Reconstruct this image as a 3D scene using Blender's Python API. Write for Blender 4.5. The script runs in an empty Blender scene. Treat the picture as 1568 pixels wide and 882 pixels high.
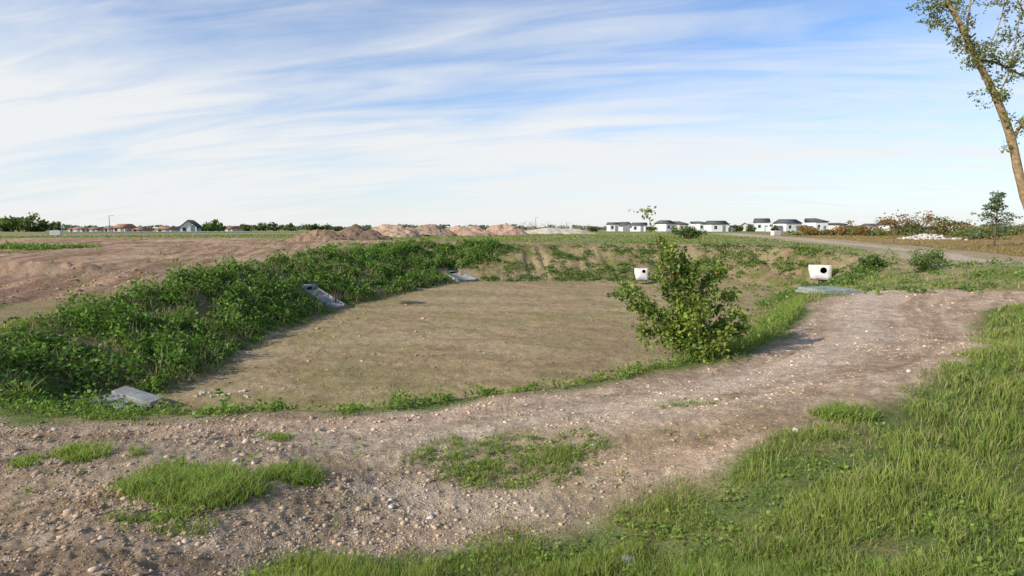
import bpy, math, random
import numpy as np
from mathutils import Vector
rng=np.random.default_rng(7); random.seed(7)
F=934.0;CX=784.0;CY=441.0;PITCH=math.atan(91/934.0);CH=2.5
cp,sp=math.cos(PITCH),math.sin(PITCH)
def ray(px,py):
    xc=(px-CX)/F; yc=-(py-CY)/F
    return xc, cp+yc*sp, -sp+yc*cp
def P(px,py,z=0.0):
    dx,dy,dz=ray(px,py); t=(z-CH)/dz
    return (dx*t,dy*t,z)
def D(px,py,dist):
    dx,dy,dz=ray(px,py); t=dist/dy
    return (dx*t,dist,CH+dz*t)
scene=bpy.context.scene
COL=scene.collection
# ---------------- noise
def _h(ix,iy,s):
    n=(ix*374761393+iy*668265263+s*144269504)&0xffffffff
    n=((n^(n>>13))*1274126177)&0xffffffff
    return ((n^(n>>16))&0xffff)/65535.0
def vn(x,y,s=0):
    x=np.asarray(x,float);y=np.asarray(y,float)
    ix=np.floor(x).astype(np.int64);iy=np.floor(y).astype(np.int64)
    fx=x-ix;fy=y-iy;fx=fx*fx*(3-2*fx);fy=fy*fy*(3-2*fy)
    a=_h(ix,iy,s);b=_h(ix+1,iy,s);c=_h(ix,iy+1,s);d=_h(ix+1,iy+1,s)
    return (a*(1-fx)+b*fx)*(1-fy)+(c*(1-fx)+d*fx)*fy
def fbm(x,y,o=4,s=0):
    v=0;a=1;t=0
    for i in range(o):
        v=v+a*vn(x*2**i+17.3*i,y*2**i-9.1*i,s+i);t+=a;a*=.5
    return v/t
def sst(a,b,x):
    t=np.clip((x-a)/(b-a),0,1);return t*t*(3-2*t)
def chaikin(p):
    p=np.array(p,float);q=np.roll(p,-1,0)
    o=np.empty((len(p)*2,p.shape[1]));o[0::2]=.75*p+.25*q;o[1::2]=.25*p+.75*q
    return o
def sdpoly(x,y,poly,margin=8.0):
    x=np.asarray(x,float);y=np.asarray(y,float)
    out=np.full(x.shape,margin)
    p=poly[:,:2];lo=p.min(0)-margin;hi=p.max(0)+margin
    m=(x>lo[0])&(x<hi[0])&(y>lo[1])&(y<hi[1])
    X=x[m];Y=y[m]
    if X.size==0:return out
    d=np.full(X.shape,1e18);ins=np.zeros(X.shape,bool)
    q=np.roll(p,-1,0)
    for (ax,ay),(bx,by) in zip(p,q):
        ex,ey=bx-ax,by-ay
        wx=X-ax;wy=Y-ay
        t=np.clip((wx*ex+wy*ey)/(ex*ex+ey*ey+1e-12),0,1)
        d=np.minimum(d,(wx-ex*t)**2+(wy-ey*t)**2)
        if by!=ay:
            c=((ay>Y)!=(by>Y))&(X<ex*(Y-ay)/(by-ay)+ax)
            ins^=c
    d=np.sqrt(d);d[ins]*=-1
    out[m]=d
    return out
# ---------------- layout (world metres derived from survey points)
Rpts=[(-80,600,0),(0,632,0),(140,640,0),(300,637,0),(560,628,0),(700,612,0),(880,592,0),(1000,567,0),(1100,550,0),(1180,522,0),
 (1212,490,0),(1222,466,0),(1290,441,0),(1340,425,.15),(1345,400,.7),(1260,383,1.2),(1200,378,1.3),(1080,375,1.35),(900,374,1.35),(700,374,1.35),(625,375,1.3),
 (520,386,1.1),(400,406,.85),(300,430,.7),(180,460,.4),(90,490,.25),(0,522,.1),(-80,550,0)]
Fpts=[(100,630),(200,648),(400,660),(560,655),(700,640),(880,618),(1000,596),(1080,574),(1130,548),(1142,510),(1155,480),(1185,455),(1228,446),(1215,441),
 (1150,434),(950,431),(820,431),(700,432),(620,449),(500,478),(400,521),(340,560),(280,600),(160,614)]
ZF=-0.9
Rw=np.array([P(*p) for p in Rpts]);Fw=np.array([P(p[0],p[1],ZF) for p in Fpts])
Rc=chaikin(Rw);Fc=chaikin(Fw)
Pathpx=[(-420,660),(-80,612),(0,640),(140,650),(300,645),(560,634),(700,620),(900,597),(1010,574),(1130,556),(1205,527),(1232,492),(1245,466),(1310,452),(1400,450),(1480,452),(1700,462),(1700,476),
 (1500,478),(1484,500),(1500,540),(1498,585),(1430,645),(1330,690),(1230,728),(1000,782),(880,812),(760,836),(600,858),(480,884),(400,915),(330,1010)]
Pathw=chaikin([P(p[0],p[1],0) for p in Pathpx]+[(-2.5,-2,0),(-14,-2,0),(-14,7,0)])
Fieldw=chaikin([(-11.2,9,0),(-13,13,0),(-12.0,18,0),(-11.4,21,0),(-11.7,27,0),(-10.9,36,0),(-8.5,45,0),(5,45.4,0),(18,41,0),(19.5,44,0),(5,49,0),(-4,51,0),(-12,62,0),(-25,68,0),(-80,66,0),(-140,60,0),(-140,-10,0),(-16,2,0)])
roadc=[(36,14),(27,21),(22.6,26.5),(24.8,37),(27,49),(34,85),(47,135)]
rw=[1.6,1.6,1.6,1.7,1.9,2.6,3]
L=[];R_=[]
for i,(a,b) in enumerate(roadc):
    j=min(i+1,len(roadc)-1);k=max(i-1,0)
    t=np.array(roadc[j])-np.array(roadc[k]);t=t/np.linalg.norm(t);n=np.array([-t[1],t[0]])
    L.append((*(np.array((a,b))+n*rw[i]),0));R_.append((*(np.array((a,b))-n*rw[i]),0))
Roadw=chaikin(L+R_[::-1])
def pw(l):return chaikin([P(a,b,0) for a,b in l])
# weed patches on the path: centre px, radii px, number of tufts
PT=[(760,718,140,36,170,.8),(290,795,105,45,210,1.3),(125,709,38,12,34,1.1),(447,762,48,18,60,1.1),(1288,692,42,10,60,1.3),(250,868,80,20,30,.8),(45,718,24,10,14,.9),(428,684,18,8,10,.9),(870,700,60,22,40,.7),(210,712,10,6,5,.8),(170,640,80,6,30,.9),(1060,640,70,14,12,.6)]  # rightmost patch: weeds added in place of a dark shadow over grass
patches=[(pw([(a+rx*math.cos(t),b+ry*math.sin(t)) for t in np.linspace(0,2*math.pi,10,endpoint=False)]),min(1,n/120)) for a,b,rx,ry,n,s_ in PT]
drypatch=pw([(900,690),(1180,650),(1230,670),(1210,700),(1000,752),(880,780),(820,770)])
ctrl=[(x,y,0.) for x in (-12,-6,0,6,12,20) for y in (-10,0,5)]+[(-20,0,0),(-12,9,.0),(-20,12,.3),(-16,18,.55),(-25,25,.8),(-18,33,1.),(-30,45,1.2),(-20,60,1.35),
 (-60,20,.8),(-60,60,1.4),(0,60,1.4),(20,60,1.4),(22.6,26.5,1.0),(27,21,.8),(24.8,37,1.15),(27,49,1.25),(34,85,1.4),(17,22,.15),(13,20,0),(11,14,0),(18,14,.1),(30,10,.4),(30,30,1.1),(45,50,1.4),(60,20,1)]
for r in (90,130,200,320,600,1500):
    for a in range(-80,260,25):
        ctrl.append((r*math.sin(math.radians(a)),r*math.cos(math.radians(a)),1.5))
ctrl=np.array(list(map(tuple,Rw))+ctrl)
def Hout(x,y):
    num=0;den=0
    for cx,cy,cz in ctrl:
        s=max(1.0,0.08*math.hypot(cx,cy))
        w=1/(((x-cx)**2+(y-cy)**2)/s**2*1.0+1.0*1)**2*(1 if math.hypot(cx,cy)<80 else 3)
        num=num+w*cz;den=den+w
    return num/den
def info(x,y):
    x=np.asarray(x,float);y=np.asarray(y,float)
    wx=x+(fbm(x*.9,y*.9,3,11)-.5)*.7;wy=y+(fbm(x*.9,y*.9,3,21)-.5)*.7
    I={}
    I['R']=sdpoly(x,y,Rc);I['F']=sdpoly(x,y,Fc)
    I['Rn']=I['R']+(fbm(x*1.3,y*1.3,3,31)-.5)*.5
    I['path']=sdpoly(wx,wy,Pathw);I['field']=sdpoly(wx,wy,Fieldw,4);I['road']=sdpoly(wx,wy,Roadw,3)
    h=Hout(x,y)
    inside=I['R']<0
    t=np.where(I['F']<0,0,I['F']/(I['F']+np.abs(I['R'])+1e-6))
    t=np.where(inside,t,1);t=np.clip(t,0,1)
    ts=.6*t+.4*t*t*(3-2*t)
    z=ZF+(h-ZF)*ts
    I['t']=t
    bank=np.where(inside&(I['F']>0),np.sin(np.pi*np.clip(t,0,1)),0)
    z=z+bank*.30*(fbm(x*.9,y*.9,4,41)-.5)
    z=z-bank*.35*sst(.45,.8,fbm(x*1.3+y*.2,y*.15,3,42))*sst(30,36,y)
    z=z+.05*(fbm(x*.7,y*.7,3,43)-.5)
    fm=np.clip(-I['field'],0,1)
    u=x*.97+y*.24;v=-x*.24+y*.97
    z=z+fm*(.22*(fbm(x*.35,y*.35,4,45)-.5)+.09*(fbm(u*2.2,v*.35,3,46)-.5)+.09*(fbm(x*4,y*4,3,47)-.5))
    z=z+fm*.40*np.exp(-((y-23-.25*(x+17)-1.0*(fbm(x*.5,0*x,2,3)-.5))/.45)**2)*sst(-26,-22,x)*(1-sst(-16.5,-15,x))*(.4+fbm(x*2,y*2,3,5))
    near=np.clip(1-np.hypot(x,y)/45,0,1)
    pm=np.clip(-I['path']*2,0,1)*(I['R']>0)
    lf=1+.5*sst(0,-4,x)
    z=z+pm*near*lf*(.06*(fbm(x*2.5,y*2.5,4,51)-.5)+.042*(fbm(x*13,y*13,3,52)-.5))
    z=z-pm*.03*np.exp(-((I['R']-.9)/.22)**2)-pm*.03*np.exp(-((I['R']-2.5)/.22)**2)
    z=z+(I['F']<0)*(.06*(fbm(x*1.5,y*1.5,4,55)-.5)+.05*(fbm(x*6,y*6,3,56)-.5))
    I['z']=z;I['bank']=bank
    return I
def mix(a,b,t):
    return a*(1-t[...,None])+np.array(b)*t[...,None]
def colour(x,y,I):
    n1=fbm(x*.25,y*.25,4,61);n2=fbm(x*1.7,y*1.7,4,62);n3=fbm(x*8,y*8,3,63);n4=fbm(x*.07,y*.07,3,64)
    r=np.hypot(x,y)
    c=np.zeros(x.shape+(3,))
    c[:]=(.15,.185,.055)                                  # turf soil
    c=mix(c,(.25,.22,.09),sst(.45,.7,n2))
    c=mix(c,(.34,.27,.16),sst(.58,.72,n1)*.8)
    far=sst(42,60,r)
    fc=mix(mix(np.zeros_like(c)+np.array((.17,.23,.06)),(.26,.25,.10),sst(.4,.6,n4)),(.34,.27,.15),sst(.5,.7,fbm(x*.03,y*.12,3,66)))
    c=c*(1-far[...,None])+fc*far[...,None]
    rus=sst(0,2.5,x-(22.5+np.clip(y-26,-10,200)*.16))*(y>14)*(1-sst(95,125,y))
    c=mix(c,(.34,.20,.095),np.clip(rus*(.55+.6*(n1-.3)),0,1))
    sl=sst(8,11,x)*sst(19,23,y)*(1-sst(42,48,y))*(1-rus)
    c=mix(c,(.37,.285,.165),sl*sst(.38,.62,n1)*.9)
    f=sst(.4,-.4,I['field'])
    u=x*.97+y*.24;v=-x*.24+y*.97
    st=fbm(u*2.6,v*.22,4,71)
    fcol=mix(np.zeros_like(c)+np.array((.43,.28,.175)),(.27,.17,.105),sst(.4,.65,st))
    fcol=mix(fcol,(.52,.365,.24),sst(.5,.72,n1)*.7)
    fcol=mix(fcol,(.24,.19,.09),sst(.66,.78,fbm(x*.5,y*.5,3,73))*.5)
    c=c*(1-f[...,None])+fcol*f[...,None]
    rd=sst(.25,-.25,I['road'])
    c=mix(c,(.56,.43,.32),rd*(.75+.4*(n2-.5)))
    p=sst(.22,-.22,I['path'])
    d=I['R'];st=fbm(d*3.5,x*.35+y*.2,4,75)
    pc=mix(np.zeros_like(c)+np.array((.49,.35,.235)),(.36,.25,.16),sst(.42,.62,st))
    band=np.exp(-((d-1.7-.5*(n1-.5))/.75)**2)
    pc=mix(pc,(.70,.56,.42),np.clip(band*(.45+.9*(n2-.35)),0,1)*sst(-8,0,x))
    band2=np.exp(-((x+.3)/1.8)**2-((y-5.35)/.4)**2)
    pc=mix(pc,(.70,.57,.44),np.clip(band2*(.3+1.2*(n2-.3)),0,1))
    pc=mix(pc,(.65,.50,.365),sst(.5,.7,n3)*.45)
    pc=mix(pc,(.26,.175,.11),sst(.54,.72,n2)*.45)
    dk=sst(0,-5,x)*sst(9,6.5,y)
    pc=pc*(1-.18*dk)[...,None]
    dry=sst(.4,-.4,sdpoly(x,y,drypatch,2))
    pc=mix(pc,(.35,.255,.135),dry*sst(.35,.6,n2)*.7)
    for pl,k in patches:
        g=sst(.15,-.25,sdpoly(x,y,pl,1))
        pc=mix(pc,(.24,.19,.09),g*min(k,1)*.5)
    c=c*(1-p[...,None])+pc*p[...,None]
    b=sst(.12,-.12,I['Rn'])
    bc=mix(np.zeros_like(c)+np.array((.27,.19,.115)),(.16,.155,.055),sst(.4,.6,n2))
    fb=sst(26,34,y)
    bc=mix(bc,(.33,.25,.14),fb*sst(.45,.62,n1)*.8)
    c=c*(1-b[...,None])+bc*b[...,None]
    fl=sst(.5,-.3,I['F']+(n2-.5)*1.2)
    fs=fbm((x*.35+y*.94)*2.2,(x*.94-y*.35)*.6,4,81)
    fc=mix(np.zeros_like(c)+np.array((.39,.285,.155)),(.32,.235,.125),sst(.4,.62,fs))
    fc=mix(fc,(.30,.25,.105),sst(.45,.66,fbm(x*.5,y*.5,5,83))*.6)
    fc=mix(fc,(.46,.345,.205),sst(.52,.68,fbm(x*.3+9,y*.7,5,84))*.6)
    fc=mix(fc,(.25,.175,.10),sst(.60,.74,fbm(x*3,y*3,4,86))*.45)
    for r0 in (9.,12.2,13.9,19.,21.4):
        rr0=np.hypot(x+2,(y-8)*.62)
        fc=mix(fc,(.25,.175,.10),np.exp(-((rr0-r0+.6*(n1-.5))/.16)**2)*.4*sst(.35,.6,n2))
    c=c*(1-fl[...,None])+fc*fl[...,None]
    c=c*(.88+.28*n3)[...,None]
    return c
def height(x,y):
    return info(np.atleast_1d(x),np.atleast_1d(y))['z']
def hz(x,y): return float(height(x,y)[0])
# ---------------- mesh builder
def build(name,verts,faces_list,mat,cols=None,smooth=False,parent=None):
    me=bpy.data.meshes.new(name)
    verts=np.asarray(verts,np.float32)
    me.vertices.add(len(verts));me.vertices.foreach_set('co',verts.ravel())
    loops=np.concatenate([f.ravel() for f in faces_list]).astype(np.int32)
    starts=[];o=0
    for f in faces_list:
        starts.append(o+np.arange(len(f))*f.shape[1]);o+=f.size
    starts=np.concatenate(starts).astype(np.int32)
    me.loops.add(len(loops));me.loops.foreach_set('vertex_index',loops)
    me.polygons.add(len(starts));me.polygons.foreach_set('loop_start',starts)
    if smooth: me.polygons.foreach_set('use_smooth',np.ones(len(starts),bool))
    if cols is not None:
        a=me.color_attributes.new(name='Col',type='FLOAT_COLOR',domain='POINT')
        c4=np.ones((len(verts),4),np.float32);c4[:,:3]=cols
        a.data.foreach_set('color',c4.ravel())
    me.update(calc_edges=True);me.validate()
    me.materials.append(mat)
    ob=bpy.data.objects.new(name,me);COL.objects.link(ob)
    if parent: ob.parent=parent
    return ob
# ---------------- materials
def newmat(name):
    m=bpy.data.materials.new(name);m.use_nodes=True
    nt=m.node_tree;b=nt.nodes['Principled BSDF'];b.inputs['Roughness'].default_value=.9
    b.inputs['Specular IOR Level'].default_value=.15
    return m,nt,b
def N(nt,t,**k):
    n=nt.nodes.new(t)
    for a,v in k.items():setattr(n,a,v)
    return n
def mat_ground():
    m,nt,b=newmat('soil')
    at=N(nt,'ShaderNodeAttribute',attribute_name='Col')
    tc=N(nt,'ShaderNodeTexCoord')
    prev=at.outputs['Color']
    for sc,lo,hi,det in ((60,.66,1.34,3),(14,.78,1.22,4),(3,.88,1.13,4)):
        n=N(nt,'ShaderNodeTexNoise');n.inputs['Scale'].default_value=sc;n.inputs['Detail'].default_value=det
        nt.links.new(tc.outputs['Object'],n.inputs['Vector'])
        mr=N(nt,'ShaderNodeMapRange');mr.inputs['From Min'].default_value=.3;mr.inputs['From Max'].default_value=.7
        mr.inputs['To Min'].default_value=lo;mr.inputs['To Max'].default_value=hi
        nt.links.new(n.outputs['Fac'],mr.inputs['Value'])
        v=N(nt,'ShaderNodeVectorMath',operation='SCALE')
        nt.links.new(prev,v.inputs[0]);nt.links.new(mr.outputs[0],v.inputs['Scale']);prev=v.outputs[0]
    nt.links.new(prev,b.inputs['Base Color'])
    n=N(nt,'ShaderNodeTexNoise');n.inputs['Scale'].default_value=24;n.inputs['Detail'].default_value=6;n.inputs['Roughness'].default_value=.72
    nt.links.new(tc.outputs['Object'],n.inputs['Vector'])
    bp=N(nt,'ShaderNodeBump');bp.inputs['Strength'].default_value=.9;bp.inputs['Distance'].default_value=.045
    nt.links.new(n.outputs['Fac'],bp.inputs['Height']);nt.links.new(bp.outputs[0],b.inputs['Normal'])
    b.inputs['Roughness'].default_value=1;b.inputs['Specular IOR Level'].default_value=.05
    return m
def mat_leaf(name='foliage',tr=.35):
    m,nt,b=newmat(name)
    at=N(nt,'ShaderNodeAttribute',attribute_name='Col')
    nt.links.new(at.outputs['Color'],b.inputs['Base Color']);b.inputs['Roughness'].default_value=.55;b.inputs['Specular IOR Level'].default_value=.25
    t=N(nt,'ShaderNodeBsdfTranslucent');g=N(nt,'ShaderNodeVectorMath',operation='MULTIPLY');g.inputs[1].default_value=(1.3,1.5,.7)
    nt.links.new(at.outputs['Color'],g.inputs[0]);nt.links.new(g.outputs[0],t.inputs['Color'])
    mx=N(nt,'ShaderNodeMixShader');mx.inputs[0].default_value=tr
    nt.links.new(b.outputs[0],mx.inputs[1]);nt.links.new(t.outputs[0],mx.inputs[2])
    nt.links.new(mx.outputs[0],nt.nodes['Material Output'].inputs['Surface'])
    return m
def mat_plain(name,col,sc=8,var=.25,rough=.85,bump=.02,stain=None):
    m,nt,b=newmat(name);tc=N(nt,'ShaderNodeTexCoord')
    n=N(nt,'ShaderNodeTexNoise');n.inputs['Scale'].default_value=sc;n.inputs['Detail'].default_value=6
    nt.links.new(tc.outputs['Object'],n.inputs['Vector'])
    r=N(nt,'ShaderNodeValToRGB');e=r.color_ramp.elements
    e[0].position=.3;e[1].position=.7
    lo=stain or tuple(c*(1-var) for c in col)
    e[0].color=(*lo,1);e[1].color=(*[min(1,c*(1+var*.4)) for c in col],1)
    nt.links.new(n.outputs['Fac'],r.inputs[0]);nt.links.new(r.outputs[0],b.inputs['Base Color'])
    bp=N(nt,'ShaderNodeBump');bp.inputs['Strength'].default_value=.5;bp.inputs['Distance'].default_value=bump
    nt.links.new(n.outputs['Fac'],bp.inputs['Height']);nt.links.new(bp.outputs[0],b.inputs['Normal'])
    b.inputs['Roughness'].default_value=rough
    return m
def mat_attr(name):
    m,nt,b=newmat(name);at=N(nt,'ShaderNodeAttribute',attribute_name='Col')
    tc=N(nt,'ShaderNodeTexCoord');n=N(nt,'ShaderNodeTexNoise');n.inputs['Scale'].default_value=40
    nt.links.new(tc.outputs['Object'],n.inputs['Vector'])
    mr=N(nt,'ShaderNodeMapRange');mr.inputs['To Min'].default_value=.6;mr.inputs['To Max'].default_value=1.4
    nt.links.new(n.outputs['Fac'],mr.inputs['Value'])
    v=N(nt,'ShaderNodeVectorMath',operation='SCALE');nt.links.new(at.outputs['Color'],v.inputs[0]);nt.links.new(mr.outputs[0],v.inputs['Scale'])
    nt.links.new(v.outputs[0],b.inputs['Base Color']);return m
M_soil=mat_ground();M_leaf=mat_leaf();M_grass=mat_leaf('grass_blade',.4);M_stone=mat_attr('stone')
M_conc=mat_plain('concrete',(.31,.31,.29),4,.45);M_wconc=mat_plain('pale_concrete',(.66,.64,.59),5,.25)
M_dark=mat_plain('dark_inside',(.03,.03,.03),5,.2)
M_bark=mat_plain('bark',(.36,.25,.14),14,.5,.95,.03)
M_twig=mat_plain('twig',(.16,.11,.07),20,.4)
# ---------------- terrain
rr=np.concatenate([[.02,.8,1.5,2.2],np.exp(np.linspace(math.log(2.8),math.log(3200),820))])
fa=np.linspace(-54,54,860);ba=np.linspace(54,306,60)[1:-1]
ang=np.radians(np.concatenate([fa,ba]))
A,RR=np.meshgrid(ang,rr)
gx=(RR*np.sin(A)).ravel();gy=(RR*np.cos(A)).ravel()
I=info(gx,gy);gz=I['z'];gc=colour(gx,gy,I)
nr,nc=A.shape
i=np.arange(nr-1)[:,None]*nc;j=np.arange(nc)[None,:];j2=(j+1)%nc
quads=np.stack([i+j,i+nc+j,i+nc+j2,i+j2],-1).reshape(-1,4)[:,::-1]
V=np.stack([gx,gy,gz],1)
qc=quads[:,0]
lab=np.zeros(len(quads),int)
lab[I['road'][qc]<0]=3
lab[I['path'][qc]<0]=1
lab[I['R'][qc]<0]=2
for k,nm in enumerate(('ground','gravel_path','retention_basin','dirt_road')):
    q=quads[lab==k]
    u,inv=np.unique(q,return_inverse=True)
    build(nm,V[u],[inv.reshape(-1,4)],M_soil,gc[u],smooth=True)
# ---------------- leaf / blade generators
KEEP=[]
def clear(x,y):
    k=np.ones(len(x),bool)
    for cx,cy,cr in KEEP:k&=((x-cx)**2+(y-cy)**2)>cr*cr
    return k
def unit(v): return v/(np.linalg.norm(v,axis=1,keepdims=True)+1e-9)
def leaf_arr(c,size,up=.6,aspect=.55):
    n=len(c)
    nn=unit(rng.normal(size=(n,3))+np.array([0,0,up*1.6]))
    t=unit(np.cross(nn,rng.normal(size=(n,3))));b=np.cross(nn,t)
    s=np.asarray(size)[:,None]
    v=np.stack([c-t*s*.5-nn*s*.12,c+b*s*aspect*.5,c+t*s*.5-nn*s*.12,c-b*s*aspect*.5],1)
    return v.reshape(-1,3),np.arange(n*4).reshape(-1,4)
def leaves_obj(name,c,size,cols,up=.6,aspect=.55,mat=None,parent=None):
    v,f=leaf_arr(c,size,up,aspect)
    return build(name,v,[f],mat or M_leaf,np.repeat(cols,4,0),parent=parent)
def blade_obj(name,base,h,w,cols,lean=.35,parent=None):
    n=len(base);a=rng.uniform(0,2*np.pi,n);dx=np.stack([np.cos(a),np.sin(a),0*a],1)
    a2=rng.uniform(0,2*np.pi,n);ld=np.stack([np.cos(a2),np.sin(a2),0*a2],1)*(rng.uniform(.1,1,n)*lean*2*h)[:,None]
    up=np.stack([0*h,0*h,h],1);W=dx*w[:,None]*.5
    v=np.stack([base-W,base+W,base+up*.55+ld*.3+W*.75,base+up*.55+ld*.3-W*.75,base+up+ld],1).reshape(-1,3)
    o=np.arange(n)[:,None]*5
    q=o+np.array([[0,1,2,3]]);t=o+np.array([[3,2,4]])
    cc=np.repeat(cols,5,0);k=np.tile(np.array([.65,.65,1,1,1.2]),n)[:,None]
    return build(name,v,[q,t],M_grass,cc*k,parent=parent)
def gcol(n,x=None,y=None,a=(.165,.24,.045),b=(.34,.37,.09),dry=.08):
    t=rng.uniform(0,1,n)[:,None]
    if x is not None: t=np.clip(t*.5+(fbm(x*.8,y*.8,3,91)[:,None]-.3)*1.1,0,1)
    c=np.array(a)*(1-t)+np.array(b)*t
    d=rng.uniform(0,1,n)<dry
    c[d]=np.array((.46,.38,.19))*rng.uniform(.7,1.1,(d.sum(),1))
    return c*rng.uniform(.7,1.25,(n,1))
def samp(n,r0,r1,amax=50):
    r=np.exp(rng.uniform(math.log(r0),math.log(r1),n));a=np.radians(rng.uniform(-amax,amax,n))
    return r*np.sin(a),r*np.cos(a),r
# foreground grass
x,y,r=samp(560000,3.2,32,47)
I=info(x,y)
out=(I['R']>.1)&(I['field']>.3)
pe=I['path']+(fbm(x*2.2,y*2.2,3,94)-.5)*.9
prob=np.where(out,sst(-.25,.35,pe),0)
prob=np.where((pe<.5)&(I['R']<2.0)&(x<9),0,prob)
prob*=sst(.22,.46,fbm(x*1.6,y*1.6,3,95))*.95+.05
bare=sst(.56,.68,fbm(x*.55+3,y*.55,3,97));prob*=1-.6*bare
b2=pw([(1380,830),(1450,800),(1568,790),(1640,840),(1568,880),(1420,880)]);prob*=1-.5*sst(.2,-.3,sdpoly(x,y,b2,2))
prob*=1-.6*sst(15,24,r)
prob*=(I['path']>-.6)
k=rng.uniform(0,1,len(x))<prob
x,y,r=x[k],y[k],r[k];z=I['z'][k]
edge=sst(0,1.0,pe[k])
h=rng.uniform(.04,.17,len(x))*(.4+.95*sst(.3,.7,fbm(x*1.5,y*1.5,3,99)))*(.55+.65*edge)*(1+.15*(r>9))
w=np.clip(r*.0011,.0045,.03)*rng.uniform(.8,1.4,len(x))
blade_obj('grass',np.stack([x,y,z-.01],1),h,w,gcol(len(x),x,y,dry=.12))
# grass tufts in the path patches
BX=[];BH=[];SC=[]
for a,b,rx,ry,n,s_ in PT:
    for _ in range(n):
        t=rng.uniform(0,2*math.pi);q_=rng.uniform(0,1)**.6
        c_=P(a+rx*q_*math.cos(t),b+ry*q_*math.sin(t))
        sz=rng.uniform(.4,1.2)*s_;m=int(34*sz)
        o_=rng.normal(size=(m,2))*.05*sz
        BX.append(np.stack([c_[0]+o_[:,0],c_[1]+o_[:,1]],1));BH.append(rng.uniform(.03,.12,m)*sz)
BX=np.concatenate(BX);BH=np.concatenate(BH)
bz_=height(BX[:,0],BX[:,1]);rb=np.hypot(BX[:,0],BX[:,1])
kin=sdpoly(BX[:,0],BX[:,1],Rc)>.1
BX,BH,bz_,rb=BX[kin],BH[kin],bz_[kin],rb[kin]
blade_obj('grass_tufts',np.stack([BX[:,0],BX[:,1],bz_-.005],1),BH,np.clip(rb*.0013,.006,.02),gcol(len(BX),BX[:,0],BX[:,1],(.14,.22,.04),(.30,.36,.08),.1),.6)
KEEP+=[(-7.9,26.1,1.1),(-3.5,39.4,1.5),(-7.4,11.3,.75),(-6.8,11.0,.5),(-8.0,11.6,.4),(D(1255,425,33.5)[0],33,1.2),(D(981,425,38)[0],37.7,1.0)]
q=P(1268,449,.05);KEEP.append((q[0],q[1],1.2))
x,y,r=samp(170000,9,110,47)
I=info(x,y)
n1=fbm(x*.25,y*.25,4,61);n2=fbm(x*1.2,y*1.2,3,101)
prob=((I['road']>.2)&(I['path']>.2)&(I['field']>.3)&(I['R']>0))*(.6-.5*sst(.5,.65,n1))
far_bank=(I['R']<0)&(I['F']>-.2)&(y>14)
prob=np.where(far_bank,.75*sst(.38,.54,n2)+.1,prob)
prob=np.where((I['R']<.2)&(I['F']>-.2)&(y<=14),.15,prob)
prob=np.where(I['F']<-.2,.004+.05*sst(.6,.7,n2),prob)
prob=np.where((I['field']<-.3),.004+.2*sst(.68,.74,fbm(x*.5,y*.5,3,73)),prob)
prob*=(r>9.5)*clear(x,y)*~((y<12)&(I['R']>.1)&(x<3))
k=rng.uniform(0,1,len(x))<prob
x,y,r=x[k],y[k],r[k];z=I['z'][k];fl=I['F'][k]<-.2
h=rng.uniform(.06,.2,len(x));h=np.where(fl,h*.35,h);w=r*.0013*rng.uniform(.8,1.6,len(x))
rus=(x>23+np.clip(y-26,-10,200)*.16)
c=gcol(len(x),x,y,(.15,.21,.045),(.29,.33,.09),.15)
c[rus]=c[rus]*.3+np.array((.38,.23,.10))*.7*rng.uniform(.7,1.2,(rus.sum(),1))
c[fl]=c[fl]*.5+np.array((.36,.30,.14))*.5
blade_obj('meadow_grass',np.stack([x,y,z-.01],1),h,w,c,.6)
n=70000
x=rng.uniform(1,12,n);y=rng.uniform(8,24,n);R=sdpoly(x,y,Rc)
k=(np.abs(R+.3)<.85*(.45+fbm(x,y,2,7)))&(R<.12)&(x>1.6);x,y=x[k],y[k]
tall=sst(1.6,3.8,x)*(.45+.9*fbm(x*1.6,y*1.6,2,8))*(1-.4*sst(16,21,y))
k=rng.uniform(0,1,len(x))<(.15+.6*tall*sst(.3,.5,fbm(x*2,y*2,2,18)));x,y,tall=x[k],y[k],tall[k]
z=height(x,y);h=rng.uniform(.08,.42,len(x))*tall+.06
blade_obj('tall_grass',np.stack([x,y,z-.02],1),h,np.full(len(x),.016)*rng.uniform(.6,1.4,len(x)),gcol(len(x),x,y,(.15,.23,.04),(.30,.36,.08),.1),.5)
def weed_clusters(name,x,y,rad,hh,nl,ls,cola=(.05,.105,.022),colb=(.13,.2,.04),up=.7,noff=0):
    kk=clear(x,y);x,y,rad,hh,ls=x[kk],y[kk],rad[kk],hh[kk],ls[kk]
    n=len(x);z=height(x,y)
    idx=np.repeat(np.arange(n),nl);m=len(idx)
    a=rng.uniform(0,2*np.pi,m);q=np.sqrt(rng.uniform(0,1,m))
    rd=rad[idx]*q
    px=x[idx]+np.cos(a)*rd;py=y[idx]+np.sin(a)*rd
    pz=z[idx]+hh[idx]*(1-q*q)*rng.uniform(.25,1.1,m)+.02
    zz=height(px,py);pz=np.maximum(pz-.0,zz+.015)
    t=np.clip(rng.uniform(0,1,n)[idx]*.6+rng.uniform(0,.4,m)+(pz-z[idx])/np.maximum(hh[idx],.05)*.25-.12,0,1)[:,None]  # higher leaves coloured lighter, painting sunlit tops onto each clump
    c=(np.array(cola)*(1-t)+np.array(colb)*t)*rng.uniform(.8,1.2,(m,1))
    s=ls[idx]*rng.uniform(.6,1.3,m)
    return leaves_obj(name,np.stack([px,py,pz],1),s,c,up,.65)
x=rng.uniform(-11,12,34000);y=rng.uniform(6.5,24,34000);R=sdpoly(x,y,Rc)
nearside=(y<9.2+np.clip(x,0,20)*.75+(x>6)*4)
k=(np.abs(R+.12)<.20+.35*(fbm(x*1.5,y*1.5,2,9)-.35))&nearside&(rng.uniform(0,1,len(x))<.22+.78*sst(.40,.58,fbm(x*1.1,y*1.1,3,10)))
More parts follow.
